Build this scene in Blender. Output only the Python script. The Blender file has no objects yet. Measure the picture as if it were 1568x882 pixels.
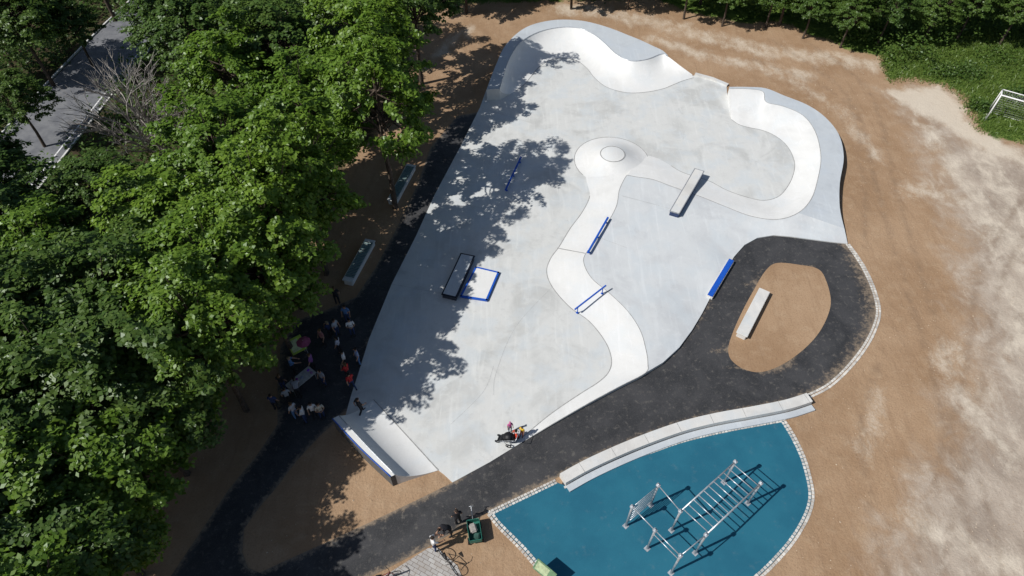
import bpy, bmesh, math, random
import numpy as np
from mathutils import Vector, Matrix, geometry
random.seed(7); RNG=np.random.default_rng(7)
rad=math.radians
# ---------------------------------------------------------------- survey frame
H=36.0; PITCH=rad(50); F=1044.0
cp,sp=math.cos(PITCH),math.sin(PITCH)
def G(u,v,z=0.0):
    """survey point of the aerial photo -> metres on the horizontal plane z"""
    x=(u-784)/F; y=(v-441)/F
    d=Vector((x,cp-y*sp,-sp-y*cp)); t=(z-H)/d.z
    return Vector((d.x*t,d.y*t,z))
scene=bpy.context.scene
scene.view_settings.view_transform='Standard'; scene.view_settings.look='None'
scene.view_settings.exposure=0
cam=bpy.data.cameras.new("camera"); cam.sensor_width=36; cam.lens=F/1568*36; cam.clip_end=5000
co=bpy.data.objects.new("camera",cam); scene.collection.objects.link(co)
co.location=(0,0,H); co.rotation_euler=(rad(90)-PITCH,0,0); scene.camera=co
# light
EL=rad(47); AZ=rad(24)
d=Vector((math.cos(AZ)*math.cos(EL),math.sin(AZ)*math.cos(EL),-math.sin(EL)))
sl=bpy.data.lights.new("sun","SUN"); sl.energy=4.4; sl.angle=rad(0.5); sl.color=(1,0.97,0.925)
so=bpy.data.objects.new("sun",sl); scene.collection.objects.link(so)
so.rotation_euler=d.to_track_quat('-Z','Y').to_euler(); so.location=(-30,-10,60)
w=bpy.data.worlds.new("World"); scene.world=w; w.use_nodes=True
wn=w.node_tree; sky=wn.nodes.new('ShaderNodeTexSky'); sky.sky_type='NISHITA'; sky.sun_disc=False
sky.sun_elevation=EL; sky.sun_rotation=math.atan2(-d.x,-d.y)
wn.links.new(sky.outputs[0],wn.nodes['Background'].inputs[0]); wn.nodes['Background'].inputs[1].default_value=0.065
# ---------------------------------------------------------------- material helpers
class M:
    def __init__(s,name,rough=0.8,metal=0.0,spec=0.3):
        s.m=bpy.data.materials.new(name); s.m.use_nodes=True; s.t=s.m.node_tree
        s.b=s.t.nodes['Principled BSDF']; s.b.inputs['Roughness'].default_value=rough
        s.b.inputs['Metallic'].default_value=metal; s.b.inputs['Specular IOR Level'].default_value=spec
        s.tc=s.t.nodes.new('ShaderNodeTexCoord').outputs['Object']
    def n(s,k): return s.t.nodes.new(k)
    def l(s,a,b): s.t.links.new(a,b)
    def noise(s,scale,detail=4,rough=0.55,dist=0.0,vec=None):
        n=s.n('ShaderNodeTexNoise'); n.inputs['Scale'].default_value=scale; n.inputs['Detail'].default_value=detail
        n.inputs['Roughness'].default_value=rough; n.inputs['Distortion'].default_value=dist
        s.l(vec if vec else s.tc,n.inputs['Vector']); return n.outputs['Fac']
    def mapv(s,scale=(1,1,1),rot=(0,0,0)):
        n=s.n('ShaderNodeMapping'); n.inputs['Scale'].default_value=scale; n.inputs['Rotation'].default_value=rot
        s.l(s.tc,n.inputs['Vector']); return n.outputs[0]
    def rng(s,f,a,b,c=0.0,d=1.0,smooth=True):
        n=s.n('ShaderNodeMapRange'); n.interpolation_type='SMOOTHSTEP' if smooth else 'LINEAR'
        s.l(f,n.inputs['Value'])
        for k,v in zip(('From Min','From Max','To Min','To Max'),(a,b,c,d)): n.inputs[k].default_value=v
        return n.outputs[0]
    def math(s,op,a,b=None):
        n=s.n('ShaderNodeMath'); n.operation=op
        for i,x in enumerate((a,b)):
            if x is None: continue
            if isinstance(x,(int,float)): n.inputs[i].default_value=x
            else: s.l(x,n.inputs[i])
        return n.outputs[0]
    def mix(s,f,a,b,mode='MIX'):
        n=s.n('ShaderNodeMix'); n.data_type='RGBA'; n.blend_type=mode
        for i,x in ((0,f),(6,a),(7,b)):
            if isinstance(x,(int,float)): n.inputs[i].default_value=x
            elif isinstance(x,tuple): n.inputs[i].default_value=(*x,1) if len(x)==3 else x
            else: s.l(x,n.inputs[i])
        return n.outputs[2]
    def attr(s,name):
        n=s.n('ShaderNodeAttribute'); n.attribute_name=name; return n.outputs['Fac']
    def col(s,c):
        if isinstance(c,tuple): s.b.inputs['Base Color'].default_value=(*c,1)
        else: s.l(c,s.b.inputs['Base Color'])
        return s
    def bump(s,h,st=0.3,dist=0.05):
        n=s.n('ShaderNodeBump'); n.inputs['Strength'].default_value=st; n.inputs['Distance'].default_value=dist
        s.l(h,n.inputs['Height']); s.l(n.outputs[0],s.b.inputs['Normal'])
def plain(name,c,rough=0.6,metal=0.0,var=0.25):
    m=M(name,rough,metal); n=m.noise(6,3)
    m.col(m.mix(m.rng(n,.3,.7),tuple(x*(1-var) for x in c),tuple(min(1,x*(1+var*.5)) for x in c))); return m.m
# soil
def soil_cols(m):
    big=m.noise(0.16,4,.6); med=m.noise(1.1,4,.65); fine=m.noise(9,3,.7)
    c=m.mix(m.rng(big,.35,.65),(.315,.203,.120),(.395,.268,.168))
    c=m.mix(m.math('MULTIPLY',m.rng(med,.45,.75),.45),c,(.46,.335,.222))
    c=m.mix(m.math('MULTIPLY',m.rng(fine,.48,.7),.4),c,(.21,.132,.078))
    st=m.noise(2.2,3,.6,.4,m.mapv((1,.12,1),(0,0,rad(35))))
    c=m.mix(m.math('MULTIPLY',m.rng(st,.50,.70),.3),c,(.25,.16,.097))
    return c,fine,med
ms=M("soil_plain",.95,spec=.1); c,fi,me=soil_cols(ms); ms.col(c); ms.bump(fi,.5,.05); SOIL=ms.m
mg=M("ground_soil_chalk_grass",.95,spec=.1); c,fi,me=soil_cols(mg)
n1=mg.noise(.35,5,.66,.6); n2=mg.noise(.7,6,.72,.3,mg.mapv((1,.62,1),(0,0,rad(-15)))); n3=mg.noise(7,4,.7)
chk=mg.math('ADD',mg.attr('chalk'),mg.math('MULTIPLY',mg.math('SUBTRACT',n1,.5),1.4))
chk=mg.math('ADD',chk,mg.math('MULTIPLY',mg.math('SUBTRACT',n2,.5),.7))
chm=mg.rng(chk,-.15,.8)
grey=mg.mix(mg.rng(n1,.35,.62),(.31,.26,.215),(.44,.375,.31))
grey=mg.mix(mg.math('MULTIPLY',mg.rng(n2,.45,.72),.7),grey,(.62,.55,.46))
grey=mg.mix(mg.math('MULTIPLY',mg.rng(n3,.5,.7),.35),grey,(.27,.20,.15))
c=mg.mix(mg.math('MULTIPLY',chm,.9),c,grey)
c2=mg.math('ADD',mg.attr('spill'),mg.math('MULTIPLY',mg.math('SUBTRACT',n2,.5),2.0))
c2=mg.math('ADD',c2,mg.math('MULTIPLY',mg.math('SUBTRACT',n3,.5),.7))
c=mg.mix(mg.math('MULTIPLY',mg.rng(c2,-.1,.85),.82),c,(.64,.565,.46))
tw=mg.math('MULTIPLY',mg.attr('track'),mg.rng(mg.noise(1.2,4,.6),.35,.6))
c=mg.mix(mg.math('MULTIPLY',tw,.45),c,(.2,.14,.095))
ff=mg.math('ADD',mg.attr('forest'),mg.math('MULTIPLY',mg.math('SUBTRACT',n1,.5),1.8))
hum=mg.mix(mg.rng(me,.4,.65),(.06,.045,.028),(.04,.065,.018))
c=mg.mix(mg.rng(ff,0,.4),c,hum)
gg=mg.math('ADD',mg.attr('grass'),mg.math('MULTIPLY',mg.math('SUBTRACT',n2,.5),1.1))
gg=mg.math('ADD',gg,mg.math('MULTIPLY',mg.math('SUBTRACT',n3,.5),.5))
gr=mg.mix(mg.rng(mg.noise(1.6,4,.7),.35,.65),(.055,.10,.018),(.15,.22,.045))
gr=mg.mix(mg.math('MULTIPLY',mg.rng(n1,.45,.6),.55),gr,(.045,.085,.016))
gr=mg.mix(mg.math('MULTIPLY',mg.rng(n3,.5,.7),.5),gr,(.04,.08,.012))
c=mg.mix(mg.rng(gg,0,.25),c,gr)
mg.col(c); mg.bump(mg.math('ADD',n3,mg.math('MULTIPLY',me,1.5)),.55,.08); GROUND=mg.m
# concrete
def concrete(name,base,dark,amt,tint=(.55,.60,.63)):
    m=M(name,.6,spec=.35); a=m.noise(.28,5,.6,.8); b=m.noise(1.6,5,.7,.4); f=m.noise(18,3,.6)
    c=m.mix(m.math('MULTIPLY',m.rng(a,.46,.68),amt),base,dark)
    c=m.mix(m.math('MULTIPLY',m.rng(b,.5,.75),amt*.6),c,dark)
    c=m.mix(m.math('MULTIPLY',m.rng(m.noise(.5,4,.6),.45,.65),.5),c,tint)
    c=m.mix(m.math('MULTIPLY',m.rng(b,.3,.46,1,0),.4),c,tuple(min(.8,x*1.13) for x in base))
    c=m.mix(m.math('MULTIPLY',m.rng(f,.5,.7),.18),c,tuple(x*.75 for x in base))
    tr=m.noise(3,3,.6,.6,m.mapv((1,.1,1),(0,0,rad(60)))); c=m.mix(m.math('MULTIPLY',m.rng(tr,.52,.75),.3),c,tuple(min(.82,x*1.25) for x in base))
    st=m.noise(.75,6,.75,1.0); c=m.mix(m.math('MULTIPLY',m.rng(st,.58,.72),amt*.55),c,tuple(x*.85 for x in dark))
    m.col(c); m.bump(f,.08,.02); return m.m
SLAB=concrete("slab_concrete",(.62,.625,.605),(.44,.445,.43),.68)
PLAT=concrete("plateau_concrete",(.60,.62,.625),(.46,.475,.49),.55)
BANK=concrete("bank_concrete",(.73,.73,.71),(.58,.58,.565),.4,(.68,.71,.72))
DECK=concrete("deck_concrete",(.51,.545,.57),(.40,.43,.46),.5,(.49,.54,.59))
WALLC=concrete("wall_concrete",(.65,.64,.61),(.46,.45,.43),.5)
SKIRT=plain("skirt_painted_shade",(.12,.115,.11),.9)  # concrete darkened in colour to paint shade on the quarter pipe's outer faces
JOINT=plain("joint_line",(.34,.34,.33),.9); SAW=plain("saw_cut_line",(.46,.465,.46),.9)
# asphalt
ma=M("asphalt",.75,spec=.4); a=ma.noise(.5,5,.65,.5); f=ma.noise(30,2,.7); b=ma.noise(3.0,5,.78)
c=ma.mix(ma.rng(a,.35,.65),(.027,.028,.031),(.05,.05,.053)); c=ma.mix(ma.math('MULTIPLY',ma.rng(f,.52,.7),.5),c,(.11,.11,.11))
c=ma.mix(ma.math('MULTIPLY',ma.rng(b,.53,.68),.55),c,(.15,.14,.125))
ds=ma.math('ADD',ma.attr('dust'),ma.math('MULTIPLY',ma.math('SUBTRACT',b,.5),1.6)); c=ma.mix(ma.math('MULTIPLY',ma.rng(ds,.35,.9),.75),c,(.30,.23,.16))
ma.col(c); ma.bump(f,.4,.02); ASPH=ma.m
mr=M("old_road_asphalt",.8); mr.col(mr.mix(mr.rng(mr.noise(1,5),.3,.7),(.13,.135,.15),(.20,.205,.215))); ROAD=mr.m
# rubber
mb=M("blue_rubber",.8,spec=.25); f=mb.noise(40,2,.7); a=mb.noise(.4,5,.6)
c=mb.mix(mb.rng(a,.35,.65),(.014,.110,.172),(.019,.135,.200)); c=mb.mix(mb.math('MULTIPLY',mb.rng(f,.5,.68),.45),c,(.03,.2,.3))
c=mb.mix(mb.math('MULTIPLY',mb.rng(mb.noise(1.5,5,.75),.56,.75),.35),c,(.13,.20,.23))
mb.col(c); mb.bump(f,.3,.01); RUB=mb.m
# pavers
mp=M("grey_pavers",.85); bt=mp.n('ShaderNodeTexBrick'); mp.l(mp.mapv((1,1,1),(0,0,rad(28))),bt.inputs['Vector'])
bt.inputs['Scale'].default_value=1; bt.inputs['Brick Width'].default_value=.4; bt.inputs['Row Height'].default_value=.2; bt.inputs['Mortar Size'].default_value=.012
bt.inputs['Color1'].default_value=(.36,.345,.33,1); bt.inputs['Color2'].default_value=(.47,.46,.44,1); bt.inputs['Mortar'].default_value=(.16,.13,.11,1)
mp.col(mp.mix(mp.rng(mp.noise(3,5),.4,.7,0,.3),bt.outputs[0],(.3,.24,.18))); PAV=mp.m
mk=M("sett_stone",.85); gi=mk.n('ShaderNodeNewGeometry').outputs['Random Per Island']; mk.col(mk.mix(gi,(.42,.40,.37),(.70,.68,.63))); SETT=mk.m
mk=M("gravel",.9); gi=mk.n('ShaderNodeNewGeometry').outputs['Random Per Island']; mk.col(mk.mix(gi,(.25,.17,.11),(.55,.45,.34))); GRAV=mk.m
BLUE=plain("blue_steel",(.015,.095,.48),.4,0,.1); GALV=plain("galvanised_steel",(.52,.55,.58),.35,.5)
WHITE=plain("white_paint",(.75,.75,.75),.4,0,.06); BLACK=plain("black_plastic",(.012,.012,.014),.5)
BARK=plain("bark",(.085,.065,.05),.95,0,.5); GREYBARK=plain("grey_bark",(.34,.31,.28),.95,0,.4)
def leafmat(name,a,b,ob=.35,tl=.3):
    m=M(name); t=m.t; g=m.n('ShaderNodeNewGeometry').outputs['Random Per Island']; oi=m.n('ShaderNodeObjectInfo').outputs['Random']
    c=m.mix(g,a,b); c=m.mix(m.math('MULTIPLY',oi,ob),c,(a[0]*.5,a[1]*.66,a[2]*.95))
    df=m.n('ShaderNodeBsdfDiffuse'); m.l(c,df.inputs[0]); gl=m.n('ShaderNodeBsdfGlossy'); gl.inputs['Roughness'].default_value=.42; gl.inputs[0].default_value=(.6,.65,.6,1)
    tr=m.n('ShaderNodeBsdfTranslucent'); m.l(c,tr.inputs[0]); mx=m.n('ShaderNodeMixShader'); mx.inputs[0].default_value=tl
    m2=m.n('ShaderNodeMixShader'); m2.inputs[0].default_value=.04
    out=[n for n in t.nodes if n.type=='OUTPUT_MATERIAL'][0]; t.nodes.remove(m.b)
    m.l(df.outputs[0],mx.inputs[1]); m.l(tr.outputs[0],mx.inputs[2]); m.l(mx.outputs[0],m2.inputs[1]); m.l(gl.outputs[0],m2.inputs[2]); m.l(m2.outputs[0],out.inputs[0]); return m.m
LEAF=leafmat("leaves_bright",(.098,.185,.018),(.19,.295,.034)); LEAFD=leafmat("leaves_dark",(.058,.115,.02),(.125,.195,.038))
GRASSM=leafmat("grass_blades",(.09,.16,.025),(.18,.25,.055),0)
# ---------------------------------------------------------------- mesh helpers
def mk_obj(name,verts,faces,mats,parent=None,smooth=False,midx=None):
    me=bpy.data.meshes.new(name); me.from_pydata([tuple(v) for v in verts],[],faces)
    if not isinstance(mats,(list,tuple)): mats=[mats]
    for m in mats: me.materials.append(m)
    if midx is not None: me.polygons.foreach_set('material_index',midx)
    if smooth: me.polygons.foreach_set('use_smooth',[True]*len(me.polygons))
    me.update(); o=bpy.data.objects.new(name,me); scene.collection.objects.link(o)
    if parent: o.parent=parent
    return o
def empty(name,loc=(0,0,0),rz=0):
    e=bpy.data.objects.new(name,None); scene.collection.objects.link(e); e.location=loc; e.rotation_euler=(0,0,rz); e.empty_display_size=.3; return e
def catmull(P,n=6,closed=False):
    P=[Vector(p) for p in P]; out=[]; N=len(P)
    segs=N if closed else N-1
    for i in range(segs):
        g=(lambda k:P[k%N]) if closed else (lambda k:P[max(0,min(N-1,k))])
        a,b,c_,d_=g(i-1),g(i),g(i+1),g(i+2)
        for k in range(n):
            t=k/n; out.append(.5*((2*b)+(c_-a)*t+(2*a-5*b+4*c_-d_)*t*t+(3*b-a-3*c_+d_)*t**3))
    if not closed: out.append(P[-1])
    return out
def PX(L,z=0): return [G(p[0],p[1],p[2] if len(p)>2 else z) for p in L]
def sheet(name,poly,z,mat,thick=0.0,parent=None):
    poly=[Vector((p.x,p.y,z)) for p in poly]; tris=geometry.tessellate_polygon([poly]); fs=[]
    for t in tris:
        a,b,c_=[poly[i] for i in t]
        fs.append(tuple(t) if (b-a).cross(c_-a).z>0 else tuple(reversed(t)))
    vs=list(poly); n=len(poly)
    if thick>0:
        vs+= [p-Vector((0,0,thick)) for p in poly]
        ar=sum(poly[i].x*poly[(i+1)%n].y-poly[(i+1)%n].x*poly[i].y for i in range(n))
        for i in range(n):
            j=(i+1)%n; fs.append((i,n+i,n+j,j) if ar>0 else (j,n+j,n+i,i))
    return mk_obj(name,vs,fs,mat,parent)
def ribbon(name,pts,wd,h,mat,z0=0,parent=None,off=0):
    """solid strip of width wd along pts; top follows pts z + h"""
    n=len(pts); vs=[]; fs=[]
    for i,p in enumerate(pts):
        t=(pts[min(n-1,i+1)]-pts[max(0,i-1)]); t.z=0; t.normalize(); s=Vector((-t.y,t.x,0))
        for k,zz in ((-.5,h),(.5,h),(.5,z0),(-.5,z0)):
            q=p+s*(k*wd+off); vs.append(Vector((q.x,q.y,p.z+zz)))
    for i in range(n-1):
        for k in range(4):
            a=i*4+k; b=i*4+(k+1)%4; fs.append((a,a+4,b+4,b))
    fs.append((0,1,2,3)); fs.append(((n-1)*4+3,(n-1)*4+2,(n-1)*4+1,(n-1)*4))
    return mk_obj(name,vs,fs,mat,parent)
def line_on(pts,wd,mat,name="joint",parent=None,lift=.004):
    n=len(pts); vs=[]; fs=[]
    for i,p in enumerate(pts):
        t=(pts[min(n-1,i+1)]-pts[max(0,i-1)]); t.z=0; t.normalize(); s=Vector((-t.y,t.x,0))*wd/2
        vs+=[p-s+Vector((0,0,lift)),p+s+Vector((0,0,lift))]
    for i in range(n-1): fs.append((2*i,2*i+2,2*i+3,2*i+1))
    return mk_obj(name,vs,fs,mat,parent)
def tubes(segs,r=.03,n=6):
    """segs: list of (points, r0, r1) -> verts, faces"""
    vs=[]; fs=[]
    for s in segs:
        pts,r0,r1=s if len(s)==3 else (s[0],r,r)
        pts=[Vector(p) for p in pts]; b0=len(vs); m=len(pts)
        for i,p in enumerate(pts):
            t=(pts[min(m-1,i+1)]-pts[max(0,i-1)]).normalized(); a=t.orthogonal().normalized() if abs(t.z)>.99 else t.cross(Vector((0,0,1))).normalized(); b=t.cross(a)
            rr=r0+(r1-r0)*i/max(1,m-1)
            for k in range(n):
                an=2*math.pi*k/n; vs.append(p+(a*math.cos(an)+b*math.sin(an))*rr)
        for i in range(m-1):
            for k in range(n):
                a_=b0+i*n+k; b_=b0+i*n+(k+1)%n; fs.append((a_,b_,b_+n,a_+n))
        fs.append(tuple(b0+k for k in reversed(range(n)))); fs.append(tuple(b0+(m-1)*n+k for k in range(n)))
    return vs,fs
def tube_obj(name,segs,mat,parent=None,r=.03,n=8):
    v,f=tubes(segs,r,n); return mk_obj(name,v,f,mat,parent,smooth=True)
def box(name,c,sz,mat,parent=None,rz=0,bev=.01,rot=None):
    bm=bmesh.new(); bmesh.ops.create_cube(bm,size=1)
    for v in bm.verts: v.co=Vector((v.co.x*sz[0],v.co.y*sz[1],v.co.z*sz[2]))
    if bev: bmesh.ops.bevel(bm,geom=bm.edges[:],offset=bev,segments=2,affect='EDGES')
    R=Matrix.Rotation(rz,4,'Z') if rot is None else rot
    bmesh.ops.transform(bm,matrix=Matrix.Translation(Vector(c))@R,verts=bm.verts[:])
    me=bpy.data.meshes.new(name); bm.to_mesh(me); bm.free(); me.materials.append(mat)
    o=bpy.data.objects.new(name,me); scene.collection.objects.link(o)
    if parent: o.parent=parent
    return o
# ---------------------------------------------------------------- ground
def sdist(P,poly):
    """signed distance (positive inside), P Nx2, poly list of Vector"""
    Q=np.array([(p.x,p.y) for p in poly]); n=len(Q); dmin=np.full(len(P),1e9); ins=np.zeros(len(P),bool)
    for i in range(n):
        a=Q[i]; b=Q[(i+1)%n]; ab=b-a; t=np.clip(((P-a)@ab)/max(1e-9,ab@ab),0,1)
        dd=np.hypot(*(P-(a+t[:,None]*ab)).T); dmin=np.minimum(dmin,dd)
        c_=((a[1]>P[:,1])!=(b[1]>P[:,1]))&(P[:,0]<(b[0]-a[0])*(P[:,1]-a[1])/(b[1]-a[1]+1e-12)+a[0]); ins^=c_
    return np.where(ins,dmin,-dmin)
def ldist(P,line):
    Q=np.array([(p.x,p.y) for p in line]); dmin=np.full(len(P),1e9)
    for a,b in zip(Q[:-1],Q[1:]):
        ab=b-a; t=np.clip(((P-a)@ab)/max(1e-9,ab@ab),0,1); dmin=np.minimum(dmin,np.hypot(*(P-(a+t[:,None]*ab)).T))
    return dmin
xs=np.concatenate([[-2500,-900,-400,-200,-120,-80],np.arange(-60,60.1,.3),[80,120,200,400,900,2500]])
ys=np.concatenate([[-2500,-900,-300,-100,-40,-15],np.arange(-4,85,.3),[95,120,160,250,450,900,2500]])
X,Y=np.meshgrid(xs,ys); P=np.stack([X.ravel(),Y.ravel()],1); nx,ny=len(xs),len(ys)
idx=np.arange(nx*ny).reshape(ny,nx); fc=np.stack([idx[:-1,:-1],idx[:-1,1:],idx[1:,1:],idx[1:,:-1]],-1).reshape(-1,4)
me=bpy.data.meshes.new("ground"); me.vertices.add(len(P)); me.vertices.foreach_set('co',np.column_stack([P,np.zeros(len(P))]).ravel())
me.loops.add(fc.size); me.loops.foreach_set('vertex_index',fc.ravel()); me.polygons.add(len(fc)); me.polygons.foreach_set('loop_start',np.arange(0,fc.size,4)); me.polygons.foreach_set('loop_total',np.full(len(fc),4)); me.update()
me.materials.append(GROUND); go=bpy.data.objects.new("ground",me); scene.collection.objects.link(go)
def setattr_(me,name,val):
    a=me.attributes.new(name,'FLOAT','POINT'); a.data.foreach_set('value',val.astype(np.float32))
grass_poly=PX([(640,60),(650,20),(700,8),(850,4),(1000,0),(1060,22),(1130,36),(1200,38),(1260,62),(1300,80),(1345,88),(1354,124),(1400,122),(1445,130),(1478,150),(1490,180),(1500,200),(1530,215),(1600,228)])+[Vector((300,45,0)),Vector((1500,2000,0)),Vector((-1500,2000,0))]
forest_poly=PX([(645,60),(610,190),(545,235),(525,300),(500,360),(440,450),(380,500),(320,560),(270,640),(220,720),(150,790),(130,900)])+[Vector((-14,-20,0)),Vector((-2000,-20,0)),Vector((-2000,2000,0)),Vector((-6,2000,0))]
chalk_poly=PX([(1335,135),(1440,130),(1500,200),(1600,225),(1900,300),(2000,1000),(1330,1000),(1300,860),(1330,770),(1400,650),(1450,560),(1440,440),(1425,330),(1400,260),(1370,180)])
spill_poly=PX([(1340,135),(1440,126),(1478,150),(1500,195),(1568,225),(1590,260),(1540,250),(1480,225),(1430,190),(1370,160)])
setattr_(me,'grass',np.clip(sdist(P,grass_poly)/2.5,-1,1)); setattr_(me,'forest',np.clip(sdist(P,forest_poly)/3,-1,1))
setattr_(me,'chalk',np.clip(sdist(P,chalk_poly)/5,-1,1)-.05)
sp2=np.maximum(sdist(P,spill_poly)/1.5,-1)
for L,wd in (([(655,100),(690,65),(720,45)],.8),([(860,14),(930,20),(1040,45),(1160,75),(1340,100)],1.5),([(1000,60),(1100,90),(1230,115)],1.1),([(1200,120),(1290,170),(1340,240)],.8),([(1480,200),(1540,300),(1568,420),(1560,560)],1.5),([(1420,200),(1480,280),(1530,380)],1.3),([(1380,290),(1450,300),(1530,330)],1.0),([(1450,560),(1500,640),(1560,700)],1.1),([(1460,540),(1500,600)],1.1),([(1400,800),(1480,840),(1560,870)],1.1),([(1330,690),(1340,600)],.5)):
    sp2=np.maximum(sp2,np.clip((wd-ldist(P,PX(L)))/2.6,-1,.33))
setattr_(me,'spill',np.clip(sp2,-1,1))
tr=np.zeros(len(P))
for L in ([(1180,60),(1300,150),(1345,300),(1390,450),(1440,620),(1500,882)],[(1230,60),(1330,140),(1375,300),(1420,450),(1470,620),(1540,882)],[(1568,300),(1500,420),(1480,560),(1440,700),(1400,882)],[(1568,360),(1530,440),(1510,560),(1480,700),(1440,882)],[(1345,560),(1320,640),(1330,760),(1360,882)],[(1150,90),(1290,150),(1320,250),(1325,380)]):
    tr=np.maximum(tr,np.clip(1-ldist(P,catmull(PX(L),5))/.35,0,1))
setattr_(me,'track',tr)
# ---------------------------------------------------------------- paths
park_edge_asph=[(1298,373),(1270,370),(1240,366),(1210,362),(1185,360),(1160,364),(1140,375),(1124,393),(1088,455),(1075,480),(1060,505),(1040,532),(1015,555),(988,571),(950,591),(900,618),(850,647),(805,674),(750,708),(693,739)]
outer_loop=[(1240,606),(1270,590),(1300,562),(1325,530),(1340,500),(1345,475),(1338,445),(1325,415),(1311,392),(1297,373)]
upper=PX([(693,739),(640,765),(560,803),(490,835),(430,862),(398,877),(380,870),(371,845),(374,810),(395,780),(425,745),(455,705),(490,668),(520,640)])
westedge=PX([(560,600),(570,520),(610,435),(645,362),(675,300),(715,225),(742,170),(700,178),(660,225),(640,280),(610,345),(575,410),(545,455),(500,475),(455,490),(430,530),(425,590),(425,650),(395,695),(350,750),(310,810),(262,882),(220,960)])
low=PX([(420,960),(520,905),(590,872),(650,841),(700,812),(747,785),(800,757),(858,729),(900,706),(950,684),(1000,664),(1050,647),(1100,635),(1150,627),(1200,618)])
asph_poly=upper+westedge+low+PX(outer_loop)+[G(*p)+Vector((-.4,.6,0)) for p in park_edge_asph[1:-1]]
apath=sheet("asphalt_path",asph_poly,.02,ASPH)
bm=bmesh.new(); bm.from_mesh(apath.data)
bmesh.ops.subdivide_edges(bm,edges=bm.edges[:],cuts=5,use_grid_fill=True); bmesh.ops.triangulate(bm,faces=bm.faces[:])
bm.to_mesh(apath.data); bm.free()
vp=np.array([(v.co.x,v.co.y) for v in apath.data.vertices])
island=catmull(PX([(1190,403),(1225,406),(1252,412),(1264,428),(1272,460),(1266,487),(1250,515),(1225,540),(1195,560),(1165,570),(1140,566),(1120,552),(1115,535),(1121,512),(1135,480),(1152,448),(1172,415)]),5,True)
dm=np.minimum(np.abs(sdist(vp,asph_poly)),np.abs(sdist(vp,island)))
setattr_(apath.data,'dust',np.clip(1-dm/.6,0,1)*.8)
sheet("island_soil",island,.028,SOIL)
sheet("paved_area",PX([(560,900),(655,840),(668,838),(700,866),(715,900)]),.03,PAV,.04)
def offs(pts,o):
    n=len(pts); r=[]
    for i,p in enumerate(pts):
        t=(pts[min(n-1,i+1)]-pts[max(0,i-1)]).normalized(); r.append(p+Vector((-t.y,t.x,0))*o)
    return r
road=catmull(PX([(-260,560),(-60,350),(60,210),(150,105),(235,15),(320,-60)]),8)
sheet("road",offs(road,3.2)+offs(road,-3.2)[::-1],.02,ROAD)
mk_l=empty("road_marking")
line_on([Vector((p.x,p.y,.024)) for p in offs(road,-2.6)],.13,WHITE,"edge_line",mk_l)
ribbon("road_kerb",[Vector((p.x,p.y,0)) for p in offs(road,-3.4)],.16,.13,WALLC)
ribbon("road_kerb",[Vector((p.x,p.y,0)) for p in offs(road,3.4)],.16,.13,WALLC)
# blue exercise ground
blue_top=[(750,786),(800,762),(850,738),(866,744),(900,727),(950,707),(1000,690),(1050,673),(1120,657),(1198,643)]
blue_rest=[(1198,643),(1212,665),(1229,700),(1240,740),(1242,765),(1234,792),(1215,825),(1190,855),(1160,884),(1120,915),(1050,945),(930,940),(870,910)]
blue_left=[(870,910),(835,880),(800,840),(765,805),(750,786)]
bl=PX(blue_top)+catmull(PX(blue_rest),4)[1:]+PX(blue_left)[1:-1]
sheet("blue_rubber_surface",bl,.025,RUB)
def setts(name,pts,rows=1,size=(.2,.16),h=.03,base=0.0):
    vs=[];fs=[]
    for r in range(rows):
        o=offs(pts,(r-(rows-1)/2)*size[1]*1.08) if rows>1 else pts
        acc=0
        for a,b in zip(o[:-1],o[1:]):
            t=b-a; L=t.length
            if L<1e-4: continue
            t/=L; s=Vector((-t.y,t.x,0)); k=acc
            while k<L:
                c_=a+t*k; hl=size[0]*.46*random.uniform(.88,1); hw=size[1]*.46*random.uniform(.88,1); hh=base+h+random.uniform(-.006,.006); b0=len(vs)
                for zz,kk in ((0,1),(hh,.9)):
                    for i,j in ((-1,-1),(1,-1),(1,1),(-1,1)): vs.append(Vector((0,0,zz))+Vector((c_.x,c_.y,0))+t*(i*hl*kk)+s*(j*hw*kk))
                fs+= [(b0+4,b0+5,b0+6,b0+7)]+[(b0+i,b0+(i+1)%4,b0+4+(i+1)%4,b0+4+i) for i in range(4)]
                k+=size[0]
            acc=k-L
    return mk_obj(name,vs,fs,SETT)
setts("sett_kerb",catmull(PX(outer_loop),6),2,(.22,.17),.04)
setts("sett_kerb",catmull(PX(blue_rest),4),2,(.22,.17),.04)
setts("sett_kerb",catmull(PX(blue_left),3),2,(.22,.17),.04)
setts("sett_kerb",PX(blue_top[:3]),2,(.2,.15),.04)
setts("sett_kerb",catmull(PX([(x,y+2) for x,y in blue_top[3:]]),4),1,(.2,.18),.05)
sheet("soil_strip",PX([(858,745),(868,752),(900,734),(950,712),(1000,694),(1050,677),(1120,661),(1198,647),(1198,634),(1150,640),(1050,661),(950,696),(862,738)]),.021,ASPH)
# seat wall
wl=catmull(PX([(862,732),(900,711),(950,688),(1000,668),(1050,651),(1100,639),(1150,630),(1205,619),(1240,608)],.45),5)
wp=empty("concrete_seat_wall"); ribbon("wall_body",[Vector((p.x,p.y,0)) for p in wl],.62,.45,WALLC,-.02,wp)
for i in range(4,len(wl)-1,5):
    a=wl[i]; t=(wl[i+1]-wl[i-1]).normalized(); s=Vector((-t.y,t.x,0))
    line_on([a-s*.31,a+s*.31],.025,JOINT,"wall_joint",wp)
ribbon("wall_plinth",[Vector((p.x,p.y,0)) for p in offs(wl,-.55)],.38,.14,DECK,-.02,wp)
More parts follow.
